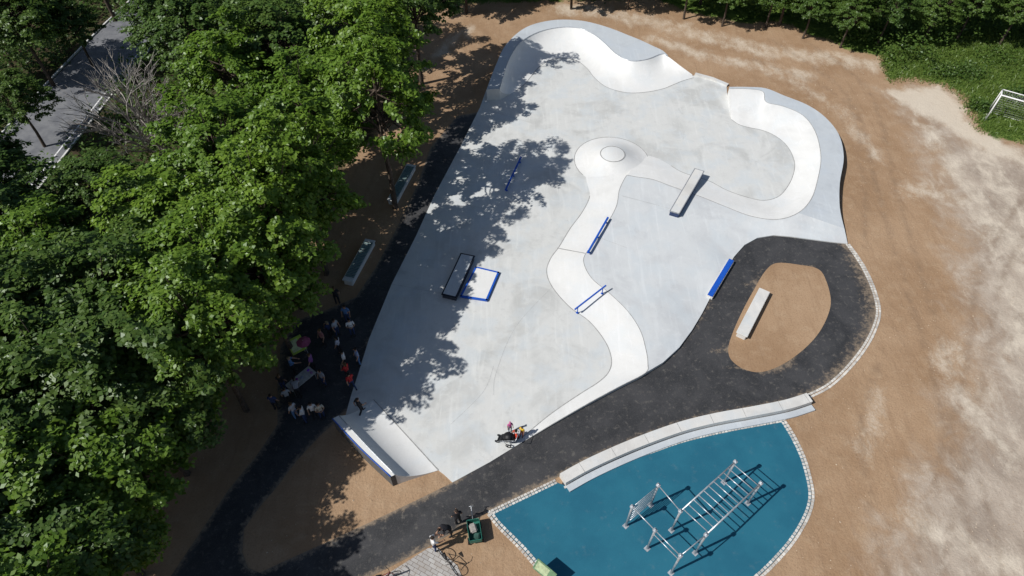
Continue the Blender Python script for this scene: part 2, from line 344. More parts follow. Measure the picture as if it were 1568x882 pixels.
# ---------------------------------------------------------------- skate park
sk=empty("skatepark")
bowl=[((765,136,1.2),(787,141)),((772,112,1.2),(802,130)),((780,90,1.2),(814,116)),((797,65,1.2),(826,102)),((825,49,1.2),(843,92)),((858,42,1.2),(862,89)),((885,43,1.2),(883,93)),((908,52,1.2),(899,105)),((926,66,1.2),(911,120)),((943,82,1.2),(930,134)),((965,93,1.2),(960,142)),((990,91,1.2),(990,141)),((1012,83,1.2),(1015,136)),((1022,86,1.15),(1028,131)),((1042,101,.7),(1045,124)),((1060,114,.15),(1062,119))]
bowl_out=[(745,137),(752,118),(760,98),(775,68),(805,42),(845,31),(885,31),(915,37),(940,45),(960,53),(980,61),(997,69),(1014,77),(1023,85)]
pock=[((1117,136,.8),(1120,183)),((1142,136,.8),(1132,191)),((1168,140,.8),(1150,196)),((1173,156,.8),(1165,199)),((1200,163,.8),(1183,206)),((1230,177,.8),(1200,218)),((1249,203,.8),(1211,233)),((1257,240,.8),(1217,252)),((1252,275,.8),(1213,272)),((1242,305,.75),(1203,290)),((1222,326,.65),(1190,302)),((1190,336,.55),(1168,307)),((1150,331,.45),(1140,301)),((1110,316,.4),(1112,291)),((1070,300,.4),(1085,277)),((1030,286,.4),(1045,264)),((1000,275,.4),(1018,248)),((975,271,.4),(1000,240)),((960,268,.4),(985,237))]
pock_out=[(1117,133),(1142,133),(1172,135),(1200,146),(1235,160),(1262,178),(1284,205),(1292,240),(1286,280),(1286,318),(1293,350)]
band=[((960,268,.4),(896,265)),((955,276,.4),(899,281)),((948,292,.4),(903,300)),((944,315,.4),(892,324)),((930,342,.4),(873,350)),((914,367,.4),(856,378)),((897,388,.4),(843,396)),((894,403,.4),(837,416)),((906,426,.4),(846,440)),((932,448,.4),(872,470)),((960,475,.4),(902,492)),((980,505,.4),(926,522)),((989,535,.4),(936,548)),((992,557,.35),(933,568)),((988,571,.3),(918,584)),((950,591,.28),(890,602)),((900,618,.24),(860,622)),((850,647,.15),(834,641)),((805,674,.06),(802,668))]
def profile(s,kind): return 1-math.sqrt(max(0,1-(s*.93)**2)) if kind=='q' else s*s*(3-2*s)*.35+s*.65
def loft(name,pairs,kind,mat,zt=.045,K=12,sub=5):
    A=catmull([G(*p[0]) for p in pairs],sub); B=catmull([G(*p[1],zt) for p in pairs],sub); n=len(A); vs=[];fs=[]
    pm=profile(1,kind)
    for a,b in zip(A,B):
        for k in range(K+1):
            s=k/K; q=b.lerp(a,s); q.z=zt+(a.z-zt)*profile(s,kind)/pm; vs.append(q)
    for i in range(n-1):
        for k in range(K):
            a=i*(K+1)+k; fs.append((a,a+1,a+K+2,a+K+1))
    o=mk_obj(name,vs,fs,mat,sk,smooth=True)
    ev=[];ef=[]
    for i in (0,n-1):
        b0=len(ev); row=vs[i*(K+1):(i+1)*(K+1)]
        ev+=[Vector(q) for q in row]+[Vector((row[-1].x,row[-1].y,0)),Vector((row[0].x,row[0].y,0))]; ef.append(tuple(range(b0,b0+K+3)))
    mk_obj(name+"_end",ev,ef,mat if kind!='q' else WALLC,sk)
    bm=bmesh.new(); bm.from_mesh(o.data); bmesh.ops.recalc_face_normals(bm,faces=bm.faces[:]); 
    if sum(f.normal.z for f in bm.faces)<0: bmesh.ops.reverse_faces(bm,faces=bm.faces[:])
    bm.to_mesh(o.data); bm.free()
    return A,B
def deck(name,A,outer,mat,sub=5,zs=None):
    O=catmull([G(u,v,z) for (u,v),z in zip(outer,zs)],sub); n=min(len(O),len(A)); vs=[];fs=[]
    for a,o in zip(A[:n],O[:n]):
        vs+= [a,o,Vector((o.x,o.y,-.05))]
    for i in range(n-1):
        fs+= [(3*i,3*i+3,3*i+4,3*i+1),(3*i+1,3*i+4,3*i+5,3*i+2)]
    mk_obj(name,vs,fs,mat,sk); 
    a,o=A[0],O[0]; mk_obj(name+"_end",[a,o,Vector((o.x,o.y,0)),Vector((a.x,a.y,0))],[(0,1,2,3)],WALLC,sk)
    return O
A1,B1=loft("bowl_transition",bowl,'q',BANK); O1=deck("bowl_deck",A1,bowl_out,DECK,zs=[1.2]*13+[1.15])
A2,B2=loft("pocket_bank",pock,'b',BANK); O2=deck("pocket_deck",A2,pock_out,DECK,zs=[.8]*8+[.75,.6,.3])
A3,B3=loft("long_bank",band,'b',BANK)
tube_obj("bowl_coping",[(A1[:66],.035,.035)],GALV,sk)
line_on(A2,.05,JOINT,"pocket_crest",sk,.006); line_on(A3,.04,JOINT,"bank_crest",sk,.006)
for B in (B1,B2[:-12],B3[10:]): line_on(B,.05,JOINT,"toe_joint",sk,.012)
q=[((519,636,1.2),(572,612)),((560,681,1.2),(620,664)),((605,727,1.2),(671,720))]
A4,B4=loft("quarter_pipe",q,'q',BANK); O4=deck("quarter_deck",A4,[(509,641),(551,686),(598,730)],BANK,zs=[1.2]*3)
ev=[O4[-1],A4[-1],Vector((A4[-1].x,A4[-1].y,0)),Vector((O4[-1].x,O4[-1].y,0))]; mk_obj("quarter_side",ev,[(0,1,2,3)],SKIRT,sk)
n=len(O4); mk_obj("quarter_back",[Vector((p.x,p.y,p.z-.06))-Vector((.012,.012,0)) for p in O4]+[Vector((p.x-.012,p.y-.012,0)) for p in O4],[(i,i+1,n+i+1,n+i) for i in range(n-1)],SKIRT,sk)  # dark sheet over the back face, shade put into its colour
line_on(B4,.05,JOINT,"toe_joint",sk,.012)
tube_obj("quarter_coping",[(A4,.035,.035)],GALV,sk)
tube_obj("quarter_edge_bar",[([p+Vector((0,0,.02)) for p in O4],.03,.03)],BLUE,sk)
dn=lambda L:[Vector((p.x,p.y,0)) for p in L]
slab=PX([(745,137),(735,165),(705,225),(665,300),(637,362),(600,435),(565,520),(548,575),(538,605)])+dn(A4[::2])+PX([(671,720),(680,727),(693,739),(750,708),(805,674)])+dn(A3[::-1][1::3])[:30]
slab+= [Vector((p.x,p.y,0)) for p in A2[::-1][3::3]]+PX([(1112,130),(1092,122),(1076,117)])+dn(A1[::-1][::2])
sheet("flat_slab",slab,.04,SLAB,.1,sk)
north=list(reversed(A2[50:])); east=PX([(1258,338,.55),(1293,350,.3),(1298,373,.1),(1270,370,.1),(1240,366,.1),(1210,362,.1),(1185,360,.1),(1160,364,.1),(1140,375,.1),(1124,393,.1),(1088,455,.1),(1075,480,.12),(1060,505,.15),(1040,532,.2),(1015,555,.25)])
south=list(reversed(A3[:71]))
bd=north+east+south[:-1]
vp2=[Vector((p.x,p.y)) for p in bd]; nb=len(vp2)
BP=np.array([(p.x,p.y) for p in bd]); bz=np.array([p.z for p in bd])
gx,gy=np.meshgrid(np.arange(BP[:,0].min(),BP[:,0].max(),.5),np.arange(BP[:,1].min(),BP[:,1].max(),.5)); gp=np.stack([gx.ravel(),gy.ravel()],1)
gp=gp[sdist(gp,bd)>.3]
allv=vp2+[Vector(p) for p in gp]
rv,re,rf,ov,oe,of=geometry.delaunay_2d_cdt(allv,[(i,(i+1)%nb) for i in range(nb)],[list(range(nb))],1,1e-4)
RP=np.array([(v.x,v.y) for v in rv]); D=np.hypot(RP[:,None,0]-BP[None,:,0],RP[:,None,1]-BP[None,:,1])+1e-3; Wt=1/D**2.5; rz=(Wt@bz)/Wt.sum(1)
fs=[]
for f in rf:
    a,b,c_=[rv[i] for i in f[:3]]; fs.append(tuple(f) if (b-a).cross(c_-a)>0 else tuple(reversed(f)))
mk_obj("plateau",[Vector((v.x,v.y,z-.004)) for v,z in zip(rv,rz)],fs,PLAT,sk,smooth=True)
el=[G(1222,326,.65)]+east+A3[70:]
mk_obj("plateau_edge",el+[Vector((p.x,p.y,0)) for p in el],[(i,len(el)+i,len(el)+i+1,i+1) for i in range(len(el)-1)],WALLC,sk)
vc=G(938,236,.7); vs=[];fs=[]; N=64; prof=[(0,.72),(.95,.72),(1.0,.70),(1.35,.55),(1.8,.36),(2.3,.19),(2.7,.09),(3.05,.044)]
for r,z in prof:
    for k in range(N): an=2*math.pi*k/N; vs.append(Vector((vc.x+r*math.cos(an),vc.y+r*math.sin(an),z)))
for i in range(len(prof)-1):
    for k in range(N): fs.append((i*N+k,(i+1)*N+k,(i+1)*N+(k+1)%N,i*N+(k+1)%N))
mk_obj("volcano",vs,fs,BANK,sk,smooth=True)
line_on([Vector((vc.x+.98*math.cos(a/40*2*math.pi),vc.y+.98*math.sin(a/40*2*math.pi),.72)) for a in range(41)],.07,JOINT,"volcano_ring",sk,.006)
line_on([Vector((vc.x+3.05*math.cos(a/40*2*math.pi),vc.y+3.05*math.sin(a/40*2*math.pi),.05)) for a in range(1,25)],.05,JOINT,"volcano_toe",sk,.006)
for L in ([(756,605),(760,570),(790,500),(845,440)],[(690,650),(740,600),(756,560)],[(600,650),(640,690),(672,719)],[(1020,130),(1117,170)],[(735,165),(820,190)],[(665,300),(780,330)],[(600,435),(680,450)]):
    line_on(catmull(PX(L,.042),6),.02,SAW,"saw_cut",sk,.004)
line_on(PX([(853,380,.06),(895,388,.42)]),.05,JOINT,"bank_joint",sk,.03)
for L in ([(952,300,.4),(1060,330,.35),(1150,364,.12)],[(920,365,.4),(1010,400,.3),(1090,440,.12)]):
    line_on(catmull(PX(L),6),.02,SAW,"saw_cut",sk,.03)
ribbon("drain_ledge",PX([(1064,115),(1090,122),(1114,132)]),.35,.18,WALLC,0,sk)
# rails
def rail(name,a,b,h=.35,zb=.04,w=.06,za=None,posts=(.08,.5,.92)):
    p=empty(name); a=G(a[0],a[1],zb+h); b=G(b[0],b[1],(za if za is not None else zb)+h)
    t=(b-a); L=t.length; t.normalize(); rz=math.atan2(t.y,t.x)
    rot=t.to_track_quat('X','Z').to_matrix().to_4x4()
    box("rail_bar",(a+b)/2,(L,w,w),BLUE,p,rot=rot,bev=.008)
    for k in posts:
        q=a.lerp(b,k); box("post",(q.x,q.y,q.z-h/2-.015),(.05,.05,h-.02),BLUE,p,rz,bev=.004); box("foot",(q.x,q.y,q.z-h+.008),(.16,.16,.014),BLUE,p,rz,bev=.002)
    return p
rail("grind_rail",(798,240),(774,291),.34,w=.12); rail("grind_rail",(931,333),(900,387),.28,.4,.13)
rail("handrail",(928,437),(880,474),.6,.4,.09,.08,(.1,.9))
p=empty("blue_edge_ledge"); a=G(1120,398,.3);b=G(1087,453,.3); rz=math.atan2((b-a).y,(b-a).x)
box("ledge_body",((a+b)/2-Vector((.0,0,.15))),((b-a).length,.42,.3),WALLC,p,rz); 
box("blue_edge",((a+b)/2+Vector((.0,0,.02))),((b-a).length+.02,.36,.05),BLUE,p,rz)
def boxledge(name,c4,h,zb,top=WALLC,edge=BLUE,ew=.06,side=None):
    p=empty(name); T=[G(u,v,zb+h) for u,v in c4]; 
    vs=T+[Vector((q.x,q.y,zb-.02)) for q in T]; mk_obj("body",vs,[(3,2,1,0)]+[(i,(i+1)%4,4+(i+1)%4,4+i) for i in range(4)],[top,side or top],p,midx=[0,1,1,1,1])
    for i in range(4):
        a,b=T[i],T[(i+1)%4]; t=(b-a); L=t.length; rz=math.atan2(t.y,t.x); box("steel_edge",(a+b)/2-Vector((0,0,ew*.42)),(L+ew,ew,ew),edge,p,rz,bev=.004)
    return p
boxledge("grind_box",[(1064,258),(1078,262),(1040,327),(1026,323)],.45,.38,WALLC,plain("steel_grey",(.35,.37,.4),.4,.4),side=plain("side_blue",(.03,.05,.12)))
boxledge("grind_box",[(706,388),(726,392),(698,455),(677,450)],.4,.04,DECK,plain("steel_dark",(.03,.035,.05),.4,.4),.09,plain("side_dark",(.05,.055,.07)))
boxledge("manual_pad",[(729,409),(763,417),(745,459),(706,453)],.16,.04,BANK,BLUE,.13)
def bench(name,a,b,wd=.75,h=.48,slats=True):
    p=empty(name); A=G(a[0],a[1],h);B=G(b[0],b[1],h); t=(B-A); L=t.length; rz=math.atan2(t.y,t.x); c_=(A+B)/2; t.normalize(); s=Vector((-t.y,t.x,0))
    box("body",(c_.x,c_.y,(h-.06)/2),(L,wd*.8,h-.06),WALLC,p,rz,.03); box("seat_slab",(c_.x,c_.y,h-.03),(L+.05,wd,.075),WALLC,p,rz,.02)
    if slats:
        m=plain("wood_slat",(.15,.24,.24),.7)
        k=-L/2+.3
        while k<L/2-.3:
            q=c_+t*k; box("slat",(q.x,q.y,h+.032),(.09,wd*.8,.04),m,p,rz,.006); k+=.14
    return p
bench("park_bench",(630,252),(600,307),.8); bench("park_bench",(567,367),(532,430),.8)
bench("concrete_bench",(1171,444),(1136,512),.75,.45,False)
# ---------------------------------------------------------------- gym
def gym():
    p=empty("outdoor_gym_frame"); h=2.6; segs=[];th=[]
    def top(u,v): return G(u,v,h)
    def post(q,r=.06): segs.append(([(q.x,q.y,0.02),(q.x,q.y,q.z+.12)],r,r)); caps.append(q)
    caps=[]
    m1,m2,m3,m4=top(1126,707),top(1165,740),top(1042,783),top(1081,819)
    for q in (m1,m2,m3,m4): post(q)
    segs.append(([m1,m3],.045,.045)); segs.append(([m2,m4],.045,.045))
    for k in range(11): a=m1.lerp(m3,(k+.5)/11); b=m2.lerp(m4,(k+.5)/11); th.append(([a,b],.026,.026))
    l1,l2=top(1008,743),top(968,776); post(l1);post(l2)
    for k in range(7):
        z=.45+k*.34; th.append(([(l1.x,l1.y,z),(l2.x,l2.y,z)],.021,.021))
    b1,b2=top(1003,812),top(1042,851); post(b1);post(b2)
    th.append(([b1,b2],.03,.03)); th.append(([(b1.x,b1.y,h-.5),(b2.x,b2.y,h-.5)],.026,.026)); th.append(([l2,b1],.03,.03)); th.append(([l1,m3],.03,.03))
    th.append(([b2,m4],.03,.03)); 
    tube_obj("posts",segs,GALV,p); tube_obj("bars",th,GALV,p)
    cl_=plain("clamp",(.55,.57,.6),.4,.4)
    for q in caps: box("clamp",(q.x,q.y,q.z),(.2,.2,.16),cl_,p,rad(40),.03); box("base_plate",(q.x,q.y,.033),(.26,.26,.015),cl_,p,rad(40),.004)
    return p
gym()
# ---------------------------------------------------------------- goal
gp_=empty("football_goal"); segs=[]
a=G(1508,185);b=G(1575,205); t=(b-a).normalized(); a2=a+t*3.4; up=Vector((0,0,2.6)); bk=Vector((t.y,-t.x,0))*-1.6
for q in (a,a2): segs+= [([q,q+up],.06,.06),([q+up,q+up+bk*.6],.05,.05),([q+up+bk*.6,q+bk],.045,.045),([q,q+bk],.045,.045)]
segs+=[([a+up,a2+up],.06,.06),([a+bk,a2+bk],.045,.045),([a+up+bk*.6,a2+up+bk*.6],.04,.04)]
tube_obj("frame",segs,WHITE,gp_)
net=[]
for k in range(1,17):
    q=a.lerp(a2,k/17); net.append(([q+up+bk*.6,q+bk],.006,.006)); net.append(([q+up,q+up+bk*.6],.006,.006))
for k in range(1,10): z=k*.23; f_=1-.4*k/10; net.append(([a+bk*f_+Vector((0,0,z)),a2+bk*f_+Vector((0,0,z))],.006,.006))
tube_obj("net",net,plain("net",(.5,.5,.5)),gp_,n=4)
# ---------------------------------------------------------------- trees
def leaves_arrays(C,Nrm,size):
    """diamond leaves folded at midrib"""
    n=len(C); Nrm=Nrm/np.linalg.norm(Nrm,axis=1,keepdims=True); r=RNG.normal(size=(n,3)); T=np.cross(Nrm,r); T/=np.linalg.norm(T,axis=1,keepdims=True)+1e-9; B=np.cross(Nrm,T)
    s=size[:,None]; v=np.stack([C-T*s*.6,C-B*s*.36+T*s*.05+Nrm*s*.1,C+T*s*.6,C+B*s*.36+T*s*.05+Nrm*s*.1],1); return v.reshape(-1,3)
def build_mesh(name,tv,tf,LV,mats):
    me=bpy.data.meshes.new(name); nt=len(tv); nl=len(LV)//4
    tvn=np.array([tuple(v) for v in tv]).reshape(-1,3) if nt else np.zeros((0,3)); V=np.concatenate([tvn,LV]) 
    quads=np.array([f for f in tf if len(f)==4],dtype=int).reshape(-1,4); lf=np.arange(nl*4).reshape(-1,4)+nt; Fq=np.concatenate([quads,lf])
    me.vertices.add(len(V)); me.vertices.foreach_set('co',V.ravel()); me.loops.add(Fq.size); me.loops.foreach_set('vertex_index',Fq.ravel())
    me.polygons.add(len(Fq)); me.polygons.foreach_set('loop_start',np.arange(0,Fq.size,4)); me.polygons.foreach_set('loop_total',np.full(len(Fq),4))
    for m in mats: me.materials.append(m)
    me.polygons.foreach_set('material_index',np.concatenate([np.zeros(len(quads),int),np.ones(nl,int)])); me.update(); me.validate(); return me
def tree_mesh(name,Ht,R,leaf,ncl=190,nl=80,seed=0,cr=1.0):
    """crown of flat leafy sprays carried on limbs"""
    global RNG
    rg=np.random.default_rng(seed); rnd=random.Random(seed); segs=[]; C=[];Nn=[];S=[]
    zc=Ht*.62; trunk=[Vector((0,0,0)),Vector((.1,.05,Ht*.2)),Vector((-.05,.1,Ht*.45)),Vector((.1,0,Ht*.7)),Vector((0,0,Ht*.9))]
    segs.append((trunk,.24,.05)); lob=rg.uniform(-.3,.3,6); ph=rg.uniform(0,6.28,6)
    for i in range(ncl):
        az=rg.uniform(0,2*math.pi); ct=rg.uniform(-.45,1); st=math.sqrt(1-ct*ct)
        k=1+sum(l*math.sin((j+2)*az+p+2*ct) for j,(l,p) in enumerate(zip(lob,ph)))*.55
        f=rg.uniform(.35,1.0)**.5*k
        c_=np.array([math.cos(az)*st*R*f,math.sin(az)*st*R*f,zc+ct*Ht*.36*f])
        if i%3==0:
            b0=Vector(trunk[2]).lerp(trunk[3],rnd.random()); e=Vector(c_); mid=b0.lerp(e,.5)+Vector((0,0,-.2)); segs.append(([b0,mid,e],.07,.015))
        out=np.array([c_[0],c_[1],(c_[2]-zc)*.8]); out/=np.linalg.norm(out)+1e-6
        az2=az+rg.normal()*.5; e1=np.array([math.cos(az2),math.sin(az2),0]); e2=np.array([-e1[1],e1[0],0])
        m=int(nl*rg.uniform(.6,1.4)); la=cr*rg.uniform(.7,1.35); lb=cr*rg.uniform(.35,.7)
        q=rg.normal(size=(m,3)); q/=np.linalg.norm(q,axis=1,keepdims=True); q*=(rg.uniform(0,1,(m,1))**.5)
        a_=q[:,0:1]*la; b_=q[:,1:2]*lb; z_=q[:,2]*.16-np.abs(q[:,0])**2*.16*la-np.abs(q[:,1])**2*.12
        pos=a_*e1+b_*e2; pos[:,2]+=z_
        C.append(c_+pos); nn=np.array([0,0,1.0])+out*.4+rg.normal(size=(m,3))*.36+pos*.25; Nn.append(nn); S.append(rg.uniform(.17,.32,m))
    tv,tf=tubes(segs,n=5); RNG=rg
    return build_mesh(name,tv,tf,leaves_arrays(np.concatenate(C),np.concatenate(Nn),np.concatenate(S)),[BARK,leaf])
TM=[tree_mesh("broadleaf_tree_a",12,3.9,LEAF,200,76,1),tree_mesh("broadleaf_tree_b",12,3.5,LEAF,160,74,2,.95),tree_mesh("broadleaf_tree_c",12,4.2,LEAF,210,72,3,1.0),tree_mesh("broadleaf_tree_d",12,3.7,LEAFD,190,76,4),tree_mesh("broadleaf_tree_e",12,4.1,LEAFD,210,76,5,.9)]
def tree(u,v,k,s=1.0,hh=1.0):
    z=12*s*hh*.66; q=G(u,v,z); o=bpy.data.objects.new("broadleaf_tree",TM[k]); scene.collection.objects.link(o); o.location=(q.x,q.y,0); o.scale=(s,s,s*hh); o.rotation_euler=(0,0,random.uniform(0,6.28))
for a in [(560,50,0,.95,1.2),(575,150,1,.95,1.3),(470,170,2,.95),(420,60,3,1),(350,110,1,.95),(330,230,0,1),(408,328,2,.90,1.22),(450,262,1,.92,1.28),(260,350,1,.95),(330,420,0,.95,1.1),(225,430,3,.95),(400,425,1,.80,1.2),(305,505,2,.82,1.25),(130,470,3,1),(60,400,0,.9),(190,560,4,1),(110,610,3,1),(30,540,4,1),(215,640,3,.8),(150,720,0,.85),(70,740,2,.9),(20,660,4,1),(140,820,1,.7),(50,860,3,.9),(-40,780,4,1),(0,330,4,.9),(-50,480,3,1.1),(20,25,3,.85),(105,30,4,.6),(240,30,3,.75),(300,45,3,.95),(150,300,4,.75),(-60,250,4,1),(510,-30,3,1),(630,-10,4,.9,1.2),(330,-50,4,1),(120,-90,4,1),(-80,0,3,1),(640,-90,3,.9),(-80,650,3,1),(-60,900,3,1),(60,940,2,.9),(20,150,4,.6)]:
    tree(*a)
for a in [(710,-62,4,.7),(790,-70,3,.6),(880,-62,4,.65),(970,-55,3,.6),(1060,-35,4,.55),(1120,-18,4,.5),(1190,-16,3,.5),(1250,0,3,.5),(1310,14,4,.5),(1370,8,3,.52),(1440,8,3,.5),(1500,-5,4,.55),(1570,2,4,.55),(1640,20,3,.6),(1000,-130,3,.9),(1150,-120,4,.9),(1300,-100,3,.9),(1450,-100,4,.9),(850,-140,3,.9),(1600,-90,3,.9),(1220,-45,4,.7),(1340,-40,3,.7),(1470,-45,4,.7),(1090,-75,3,.7)]:
    tree(*a)
def bare(name,base,Ht,seed):
    rnd=random.Random(seed); segs=[]
    def grow(p,d_,L,r,lev):
        q=p+d_*L; mid=p.lerp(q,.5)+Vector((rnd.uniform(-1,1),rnd.uniform(-1,1),0))*L*.07; segs.append(([p,mid,q],r,r*.6))
        if lev==0: return
        for _ in range(rnd.randint(2,4)):
            nd=(d_+Vector((rnd.uniform(-1,1),rnd.uniform(-1,1),rnd.uniform(-.4,.6)))*.62).normalized(); grow(p.lerp(q,rnd.uniform(.5,1)),nd,L*rnd.uniform(.6,.82),r*.6,lev-1)
    for _ in range(3): grow(Vector((0,0,0)),Vector((rnd.uniform(-.3,.3),rnd.uniform(-.3,.3),1)).normalized(),Ht*.36,.19,5)
    v,f=tubes(segs,n=4); o=mk_obj(name,v,f,GREYBARK); o.location=base
q=G(222,165,6); bare("bare_tree",(q.x,q.y,0),11,3); q=G(105,340,5); bare("bare_tree",(q.x,q.y,0),9,9)
def scatter(name,poly,n,per,mat,zr,size,excl=None,rr=.7):
    Q=np.array([(p.x,p.y) for p in poly]); lo,hi=Q.min(0),Q.max(0); rg=np.random.default_rng(11)
    c_=rg.uniform(lo,hi,(n*3,2)); c_=c_[sdist(c_,poly)>.3]
    if excl: 
        for e in excl: c_=c_[sdist(c_,e)<-.3]
    c_=c_[:n]; hz=rg.uniform(zr[0],zr[1],len(c_)); C=np.repeat(np.column_stack([c_,hz]),per,0); q=rg.normal(size=C.shape)*rr*.5; q[:,2]*=.6; C=C+q; C[:,2]=np.abs(C[:,2])
    nn=np.array([0,0,1.])+rg.normal(size=C.shape)*.5; me=build_mesh(name,[],[],leaves_arrays(C,nn,rg.uniform(size[0],size[1],len(C))),[BARK,mat]); o=bpy.data.objects.new(name,me); scene.collection.objects.link(o)
roadpoly=offs(road,3.5)+offs(road,-3.5)[::-1]
fp=PX([(630,40),(590,180),(520,235),(500,300),(470,360),(410,450),(350,510),(290,570),(230,650),(180,740),(120,800),(110,900),(-150,950),(-300,500),(-200,-60),(640,-70)])
scatter("undergrowth_shrubs",fp,1100,42,LEAFD,(.2,1.6),(.2,.36),[roadpoly],1.3)
hp=PX([(650,0),(700,2),(850,-3),(1000,-6),(1060,14),(1130,30),(1200,33),(1260,56),(1300,73),(1350,82),(1358,108),(1395,112),(1430,96),(1450,70),(1568,60),(1700,60),(1700,-90),(650,-90)])
scatter("hedge_shrubs",hp,780,90,LEAFD,(.2,2.0),(.16,.3),None,1.3)
gpv=PX([(1352,95),(1358,122),(1400,120),(1445,128),(1478,148),(1490,176),(1502,198),(1568,215),(1720,240),(1720,40),(1400,50)])
rgs=np.random.default_rng(21)
for k,(u,v,r) in enumerate([(1480,112,1.6),(1530,90,2.0),(1560,150,1.3),(1440,112,1.2),(1500,165,.9)]):
    c_=G(u,v); C=np.column_stack([c_.x+rgs.normal(size=700)*r*.6,c_.y+rgs.normal(size=700)*r*.5,np.abs(rgs.normal(size=700))*.3+.05])
    me_=build_mesh("weed_patch",[],[],leaves_arrays(C,np.array([0,0,1.])+rgs.normal(size=C.shape)*.6,rgs.uniform(.12,.26,700)),[BARK,LEAFD]); scene.collection.objects.link(bpy.data.objects.new("weed_patch",me_))
def grassob():
    rg=np.random.default_rng(5); Q=np.array([(p.x,p.y) for p in gpv]); c_=rg.uniform(Q.min(0),Q.max(0),(60000,2)); s=sdist(c_,gpv); c_=c_[s>rg.uniform(-.9,.5,len(s))]; n=len(c_)
    h=rg.uniform(.08,.28,n); a=rg.uniform(0,6.28,n); dx=np.cos(a)*.035; dy=np.sin(a)*.035; lx=rg.normal(size=n)*.1; ly=rg.normal(size=n)*.1
    z=np.zeros(n); V=np.stack([np.stack([c_[:,0]-dx,c_[:,1]-dy,z],1),np.stack([c_[:,0]+dx,c_[:,1]+dy,z],1),np.stack([c_[:,0]+lx+dx*.4,c_[:,1]+ly+dy*.4,h],1),np.stack([c_[:,0]+lx-dx*.4,c_[:,1]+ly-dy*.4,h],1)],1).reshape(-1,3)
    me=build_mesh("grass",[],[],V,[BARK,GRASSM]); o=bpy.data.objects.new("grass",me); scene.collection.objects.link(o)
grassob()
# ---------------------------------------------------------------- people
matc={}
def cm(c,nm="cloth"):
    k=(nm,c)
    if k not in matc: matc[k]=plain(nm,c,.8,0,.12)
    return matc[k]
def skin_mesh(pts,edges,radii,root,sub=1):
    me=bpy.data.meshes.new("tmp"); me.from_pydata(pts,edges,[]); o=bpy.data.objects.new("tmp",me); scene.collection.objects.link(o)
    sm=o.modifiers.new("s","SKIN"); sm.use_smooth_shade=True; 
    for i,r in enumerate(radii): me.skin_vertices[0].data[i].radius=(r,r) if not isinstance(r,tuple) else r; me.skin_vertices[0].data[i].use_root=(i==root)
    ss=o.modifiers.new("b","SUBSURF"); ss.levels=sub; ss.render_levels=sub
    bpy.context.view_layer.update(); dg=bpy.context.evaluated_depsgraph_get(); ev=o.evaluated_get(dg); m=ev.to_mesh()
    V=[v.co.copy() for v in m.vertices]; Fc=[tuple(p.vertices) for p in m.polygons]; ev.to_mesh_clear(); bpy.data.objects.remove(o); bpy.data.meshes.remove(me); return V,Fc
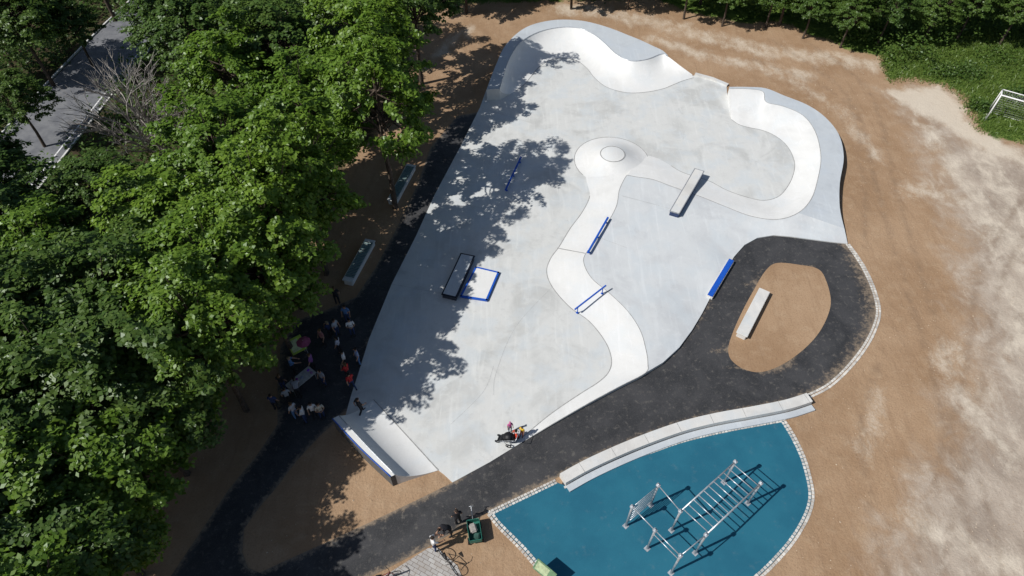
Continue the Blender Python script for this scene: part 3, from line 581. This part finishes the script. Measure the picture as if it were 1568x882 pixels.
def person(u,v,head,pose='stand',shirt=(.05,.05,.06),pants=(.03,.035,.06),hair=(.03,.02,.015),sc=1.0,name="person",zb=0.02,shorts=False,longh=False,xy=None):
    J={}
    J['pel']=(0,0,.95);J['sp']=(0,.01,1.14);J['ch']=(0,.0,1.33);J['nk']=(0,0,1.49);J['hb']=(0,.02,1.57);J['hd']=(0,.03,1.66);J['ht']=(0,.02,1.74)
    for s,k in ((-1,'L'),(1,'R')):
        J['sh'+k]=(s*.18,0,1.42);J['el'+k]=(s*.25,.02,1.14);J['wr'+k]=(s*.25,.12,.90);J['hp'+k]=(s*.095,0,.90);J['kn'+k]=(s*.105,.02,.50);J['an'+k]=(s*.11,-.02,.09);J['to'+k]=(s*.13,.17,.04)
    if pose=='walk':
        J['knL']=(-.1,.18,.52);J['anL']=(-.1,.22,.10);J['toL']=(-.11,.41,.06);J['knR']=(.1,-.02,.5);J['anR']=(.11,-.28,.13);J['toR']=(.12,-.12,.03)
        J['elL']=(-.25,-.12,1.16);J['wrL']=(-.24,-.1,.92);J['elR']=(.25,.1,1.16);J['wrR']=(.2,.3,1.03)
    if pose=='arms':
        J['elL']=(-.26,.12,1.17);J['wrL']=(-.1,.28,1.2);J['elR']=(.26,.12,1.17);J['wrR']=(.1,.28,1.24)
    if pose=='reach':
        for s,k in ((-1,'L'),(1,'R')): J['el'+k]=(s*.22,.24,1.2);J['wr'+k]=(s*.17,.46,1.04)
    if pose=='bend':
        for n_,(y,z) in {'sp':(.1,1.1),'ch':(.27,1.2),'nk':(.40,1.26),'hb':(.47,1.29),'hd':(.55,1.31),'ht':(.62,1.33)}.items(): J[n_]=(0,y,z)
        for s,k in ((-1,'L'),(1,'R')): J['sh'+k]=(s*.18,.34,1.23);J['el'+k]=(s*.21,.42,.97);J['wr'+k]=(s*.15,.6,.82)
    if pose in('sit','crouch'):
        dz=-.45 if pose=='sit' else -.62
        for n_ in ('pel','sp','ch','nk','hb','hd','ht','shL','shR','elL','elR','wrL','wrR','hpL','hpR'): x,y,z=J[n_]; J[n_]=(x,y+(.12 if pose=='crouch' and z>1.1 else 0),z+dz)
        for s,k in ((-1,'L'),(1,'R')):
            J['kn'+k]=(s*.13,.42,.50 if pose=='sit' else .46);J['an'+k]=(s*.13,.4 if pose=='sit' else .12,.09);J['to'+k]=(s*.15,.58 if pose=='sit' else .3,.04)
            x,y,z=J['sh'+k]; J['el'+k]=(s*.24,y+.12,z-.26);J['wr'+k]=(s*.15,y+.36,z-.3)
    keys=list(J); ix={k:i for i,k in enumerate(keys)}
    E=[('pel','sp'),('sp','ch'),('ch','nk'),('nk','hb'),('hb','hd'),('hd','ht')]
    for k in 'LR': E+=[('ch','sh'+k),('sh'+k,'el'+k),('el'+k,'wr'+k),('pel','hp'+k),('hp'+k,'kn'+k),('kn'+k,'an'+k),('an'+k,'to'+k)]
    Rr={'pel':.135,'sp':.125,'ch':.14,'nk':.058,'hb':.065,'hd':.098,'ht':.07,'sh':.07,'el':.045,'wr':.03,'hp':.095,'kn':.062,'an':.045,'to':.035}
    V,Fc=skin_mesh([J[k] for k in keys],[(ix[a],ix[b]) for a,b in E],[Rr.get(k,Rr.get(k[:2])) for k in keys],0)
    skin=cm((.42,.25,.17),"skin"); mats=[cm(shirt),cm(pants,"trousers"),skin,cm(hair,"hair"),cm((.03,.03,.03),"shoes")]
    lab={('pel','sp'):0,('sp','ch'):0,('ch','nk'):0,('nk','hb'):2,('hb','hd'):2,('hd','ht'):2}
    mi=[]
    segs=[(Vector(J[a]),Vector(J[b]),(a,b)) for a,b in E]; hd=Vector(J['hd'])
    fwd=Vector((0,1,0)) if pose!='bend' else Vector((0,.3,-1)); upv=(Vector(J['ht'])-Vector(J['hb'])).normalized()
    for f in Fc:
        c_=sum((V[i] for i in f),Vector())/len(f); best=None;bd_=9
        for a,b,e in segs:
            ab=b-a; t=max(0,min(1,(c_-a).dot(ab)/ab.length_squared)); dd=(c_-(a+ab*t)).length
            if dd<bd_: bd_=dd;best=(e,t)
        e,t=best; L=0
        if e in lab:
            L=lab[e]
            if e==('pel','sp') and t<.25: L=1
            if e[0]in('hb','hd') and ((c_-hd).dot(fwd)<.035 or (c_-hd).dot(upv)>.05) and (c_-hd).dot(upv)>-.07: L=3
        else:
            n0=e[0][:2]
            if n0=='sh': L=0 if t<.75 else 2
            elif n0=='el': L=2
            elif e[0]=='ch': L=0
            elif e[0]=='pel' or n0=='hp': L=1
            elif n0=='kn': L=(2 if shorts else 1) if t<.85 else 4
            elif n0=='an': L=4
        mi.append(L)
    V=list(V);Fc=list(Fc)
    for k,s in (('L',-1),('R',1)):
        wv=Vector(J['wr'+k]); dv=(wv-Vector(J['el'+k])).normalized(); side=dv.cross(Vector((0,0,1))); side=side.normalized() if side.length>.1 else Vector((1,0,0)); cur=dv.cross(side).normalized()*.3
        sg=[([wv,wv+dv*.045,wv+dv*.085],.032,.036)]
        for j,(o_,l_) in enumerate(((-.027,.062),(-.009,.075),(.009,.08),(.027,.07))):
            b0=wv+dv*.08+side*o_; sg.append(([b0,b0+dv*l_*.5+cur*l_*.2,b0+dv*l_*.85+cur*l_*.7],.0095,.007))
        b0=wv+dv*.03-side*.03*s; sg.append(([b0,b0+dv*.03-side*.03*s,b0+dv*.06-side*.035*s],.012,.009))
        tv,tf=tubes(sg,n=6); o0=len(V); V+=tv; Fc+=[tuple(i+o0 for i in f) for f in tf]; mi+=[2]*len(tf)
    rt=Vector((1,0,0)); fw=fwd.normalized()
    sg=[([hd+fw*.085+upv*.01,hd+fw*.118-upv*.02],.009,.014),([hd+rt*.09,hd+rt*.1-fw*.02],.02,.02),([hd-rt*.09,hd-rt*.1-fw*.02],.02,.02)]
    tv,tf=tubes(sg,n=6); o0=len(V); V+=tv; Fc+=[tuple(i+o0 for i in f) for f in tf]; mi+=[2]*len(tf)
    sg=[([hd+fw*.08+rt*.032*q_+upv*.015,hd+fw*.097+rt*.032*q_+upv*.015],.009,.008) for q_ in(-1,1)]+[([hd+fw*.085-upv*.055-rt*.022,hd+fw*.085-upv*.055+rt*.022],.006,.006)]
    if longh: sg.append(([hd-fw*.05+upv*.03,hd-fw*.1-upv*.06,hd-fw*.1-upv*.2],.085,.05))
    else: sg.append(([hd-fw*.03+upv*.05,hd-fw*.05-upv*.02],.088,.085))
    tv,tf=tubes(sg,n=8); o0=len(V); V+=tv; Fc+=[tuple(i+o0 for i in f) for f in tf]; mi+=[3]*len(tf)
    o=mk_obj(name,V,Fc,mats,smooth=True,midx=mi); q_=G(u,v,zb) if xy is None else Vector((xy[0],xy[1],zb)); o.location=q_; o.rotation_euler=(0,0,rad(head)); o.scale=(sc,)*3; return o
W_=(.7,.7,.7);K_=(.02,.02,.025);R_=(.45,.03,.03);N_=(.03,.05,.13);B_=(.1,.2,.4)
PL=[(484,640,200,'stand',W_,K_),(470,646,100,'arms',W_,N_),(445,618,30,'stand',(.3,.32,.35),K_),(437,598,0,'stand',K_,N_),(452,572,-60,'reach',B_,K_),(482,566,90,'stand',(.25,.1,.3),K_),(508,516,60,'arms',N_,K_),(518,514,-120,'stand',(.35,.38,.42),N_),(534,494,180,'stand',B_,N_),(541,514,200,'arms',W_,N_),(531,562,100,'stand',W_,K_),(551,558,120,'stand',(.25,.32,.5),B_),(535,580,60,'arms',R_,K_),(541,596,40,'walk',R_,N_),(554,634,-40,'walk',K_,K_),(518,466,10,'stand',K_,K_),(498,590,150,'stand',(.3,.3,.33),N_),(425,628,0,'stand',N_,K_),(460,610,20,'bend',(.3,.3,.32),K_),(638,139,0,'walk',N_,K_),(495,640,-150,'arms',(.55,.5,.4),N_),(522,540,80,'stand',(.4,.42,.5),K_),(455,640,60,'stand',(.5,.5,.52),B_),(498,530,140,'stand',(.35,.15,.15),K_)]
for i,a in enumerate(PL): person(*a,hair=random.choice([(.03,.02,.015),(.12,.07,.03),(.25,.2,.13),(.01,.01,.01)]),sc=random.uniform(.95,1.06),longh=i%3==0,zb=.045 if a[0] in (541,551,554) and a[1]>550 else .02)
person(666,842,-60,'reach',W_,N_,name="cyclist",sc=1.05); person(690,818,120,'bend',K_,K_,sc=1.05); person(702,802,20,'stand',K_,K_,sc=1.05)
def bicycle(u,v,rz,col,zb=.03):
    p=empty("bicycle",G(u,v,zb),rad(rz)); r=.34
    def ring(x): return ([(x+r*math.cos(a/20*6.2832),0,r+r*math.sin(a/20*6.2832)) for a in range(21)],.022,.022)
    tube_obj("tyres",[ring(-.52),ring(.52)],BLACK,p,n=6)
    sp_=[([(x,0,r),(x+r*math.cos(a/12*6.2832),0,r+r*math.sin(a/12*6.2832))],.004,.004) for x in(-.52,.52) for a in range(12)]
    tube_obj("spokes",sp_,GALV,p,n=4)
    tube_obj("frame",[([(-.52,0,r),(-.08,0,.3)],.018,.018),([(-.08,0,.3),(-.2,0,.82)],.02,.018),([(-.52,0,r),(-.17,0,.7)],.014,.014),([(-.17,0,.72),(.34,0,.8)],.02,.02),([(-.08,0,.3),(.36,0,.74)],.022,.022),([(.32,0,.95),(.4,0,.65),(.52,0,r)],.02,.016)],col,p)
    tube_obj("handlebar",[([(.22,-.29,.98),(.34,-.1,.99),(.34,.1,.99),(.22,.29,.98)],.014,.014),([(-.08,-.12,.3),(-.08,.12,.3)],.015,.015)],BLACK,p)
    tube_obj("saddle",[([(-.34,0,.87),(-.2,0,.88),(-.05,0,.87)],.085,.025)],BLACK,p); return p
bicycle(687,864,-50,BLACK); bicycle(590,888,20,plain("bike_red",(.3,.03,.03),.3))
def stroller(u,v,rz,cl,name="stroller"):
    p=empty(name,G(u,v,.045),rad(rz)); 
    def ring(x,y,r): return ([(x+r*math.cos(a/14*6.2832),y,r+r*math.sin(a/14*6.2832)) for a in range(15)],.03,.03)
    tube_obj("wheels",[ring(-.32,-.28,.15),ring(-.32,.28,.15),ring(.42,-.2,.1),ring(.42,.2,.1)],BLACK,p,n=6)
    s=[]
    for y in(-.27,.27): s+=[([(-.75,y,1.02),(-.45,y,.85),(.42,y*.75,.12)],.016,.016),([(-.32,y,.15),(.05,y,.55)],.016,.016)]
    s+=[([(-.75,-.27,1.02),(-.75,.27,1.02)],.02,.02),([(-.32,-.28,.15),(-.32,.28,.15)],.014,.014),([(.42,-.2,.1),(.42,.2,.1)],.014,.014)]; tube_obj("frame",s,GALV,p)
    vs=[];fs=[]; prof=[(-.42,.95),(-.3,.55),(-.2,.45),(.1,.45),(.2,.42),(.32,.2),(.42,.18)]
    for x,z in prof: vs+=[(x,-.22,z),(x,.22,z),(x,.22,z-.05),(x,-.22,z-.05)]
    for i in range(len(prof)-1):
        for k in range(4): a=i*4+k;b=i*4+(k+1)%4; fs.append((a,b,b+4,a+4))
    mk_obj("seat",vs,fs,cl,p)
    vs=[];fs=[]
    for i in range(7):
        cx,cz=-.25,.62
        for k in range(9): y=-.24+.06*k; rr=.36*math.sqrt(max(.2,1-(y/.33)**2)); vs.append((cx+rr*math.cos(rad(20+i*22)),y,cz+rr*math.sin(rad(20+i*22))))
    for i in range(6):
        for k in range(8): a=i*9+k; fs.append((a,a+1,a+10,a+9))
    mk_obj("hood",vs,fs,cl,p,smooth=True); return p
stroller(773,676,160,BLACK)
person(793,672,110,'crouch',(.55,.06,.03),K_,hair=(.02,.015,.01),zb=.045); person(781,661,200,'stand',(.5,.1,.3),N_,hair=(.6,.15,.35),sc=.65,name="child",zb=.045); person(799,668,150,'stand',(.7,.45,.03),(.5,.08,.04),sc=.65,name="child",zb=.045)
def cart(u,v,rz,m):
    p=empty("hand_cart",G(u,v,.02),rad(rz)); L,Wd,z0,z1=.55,.33,.3,.68
    for nm,c_,s in (("floor",(0,0,z0),(2*L,2*Wd,.04)),("side",(0,Wd,(z0+z1)/2),(2*L,.03,z1-z0)),("side",(0,-Wd,(z0+z1)/2),(2*L,.03,z1-z0)),("end",(L,0,(z0+z1)/2),(.03,2*Wd-.04,z1-z0)),("end",(-L,0,(z0+z1)/2),(.03,2*Wd-.04,z1-z0))): box(nm,c_,s,m,p,bev=.008)
    def ring(x,y,r): return ([(x+r*math.cos(a/14*6.2832),y,r+r*math.sin(a/14*6.2832)) for a in range(15)],.035,.035)
    tube_obj("wheels",[ring(x,y,.15) for x in(-.38,.38) for y in(-.38,.38)],BLACK,p,n=6); tube_obj("axles",[([(x,-.38,.15),(x,.38,.15)],.02,.02) for x in(-.38,.38)]+[([(.38,0,.2),(.8,0,.45),(1.15,0,.95)],.018,.018),([(1.15,-.12,.95),(1.15,.12,.95)],.018,.018)],GALV,p)
    box("bag",(.1,.05,.6),(.5,.35,.25),plain("bag",(.35,.33,.3)),p,rad(10),.06); box("bag",(-.33,-.08,.58),(.3,.3,.2),plain("bag_dark",(.04,.1,.08)),p,rad(-12),.05)
cart(727,818,100,plain("green_cart",(.03,.17,.13),.5))
def sign(name,u,v,rz,cols,w_=1.1,h_=.8,tilt=50,zz=1.0):
    p=empty(name,G(u,v,.0),rad(rz)); R=Matrix.Rotation(rad(tilt),4,'X'); box("board",(0,0,zz),(w_,h_,.04),cols[0],p,rot=R,bev=.005); box("panel",(Matrix.Translation((0,0,zz))@R@Vector((-w_*.12,0,.025))),(w_*.6,h_*.75,.012),cols[1],p,rot=R,bev=.002)
    tube_obj("posts",[([(x,0,0),(x,0,zz-.02)],.03,.03) for x in(-w_*.35,w_*.35)],GALV,p)
LIME=plain("lime_board",(.45,.6,.08)); sign("banner_sign",460,542,35,(LIME,plain("pale_print",(.6,.65,.35))),.95,1.0,35,1.0)
sign("information_sign",833,884,-40,(plain("sign_green",(.12,.22,.12)),plain("sign_yel",(.35,.42,.25))),1.2,.6,45,1.0)
t=empty("folding_table",G(465,590,0.02),rad(50)); box("top",(0,0,.74),(1.8,.75,.04),plain("table_top",(.5,.48,.45)),t); tube_obj("legs",[([(x,y,0),(x,y,.73)],.02,.02) for x in(-.8,.8) for y in(-.3,.3)],GALV,t)
for k in range(7): box("item",(random.uniform(-.75,.75),random.uniform(-.25,.25),.80),(.18,.13,.08),plain("item",(random.random()*.5,random.random()*.4,random.random()*.5)),t,random.random()*3,.02)
um=empty("parasol",G(476,552,0)); vs=[(0,0,2.2)]+[(.45*math.cos(a/8*6.2832),.45*math.sin(a/8*6.2832),2.0) for a in range(8)]; mk_obj("canopy",vs,[(0,1+i,1+(i+1)%8) for i in range(8)],plain("pink_cloth",(.3,.07,.15)),um); tube_obj("pole",[([(0,0,0),(0,0,2.2)],.02,.02)],GALV,um)
# stones and gravel on soil
rg=np.random.default_rng(3); vs=[];fs=[]
c_=np.column_stack([rg.uniform(-22,38,9000),rg.uniform(4,62,9000)])
for e in (asph_poly,bl,slab,bd,O2+A2[::-1]): c_=c_[sdist(c_,e)<-.3]
c_=c_[:4500]
for x,y in c_:
    s=random.uniform(.015,.035)*(1.7 if random.random()<.05 else 1); b0=len(vs)
    for k in range(5): an=k*1.2566+random.uniform(-.3,.3); vs.append((x+s*math.cos(an),y+s*math.sin(an),0))
    vs.append((x+random.uniform(-.3,.3)*s,y,s*.9)); fs+=[(b0+k,b0+(k+1)%5,b0+5) for k in range(5)]
mk_obj("gravel_stones",vs,fs,GRAV)
print("objects",len(bpy.data.objects))
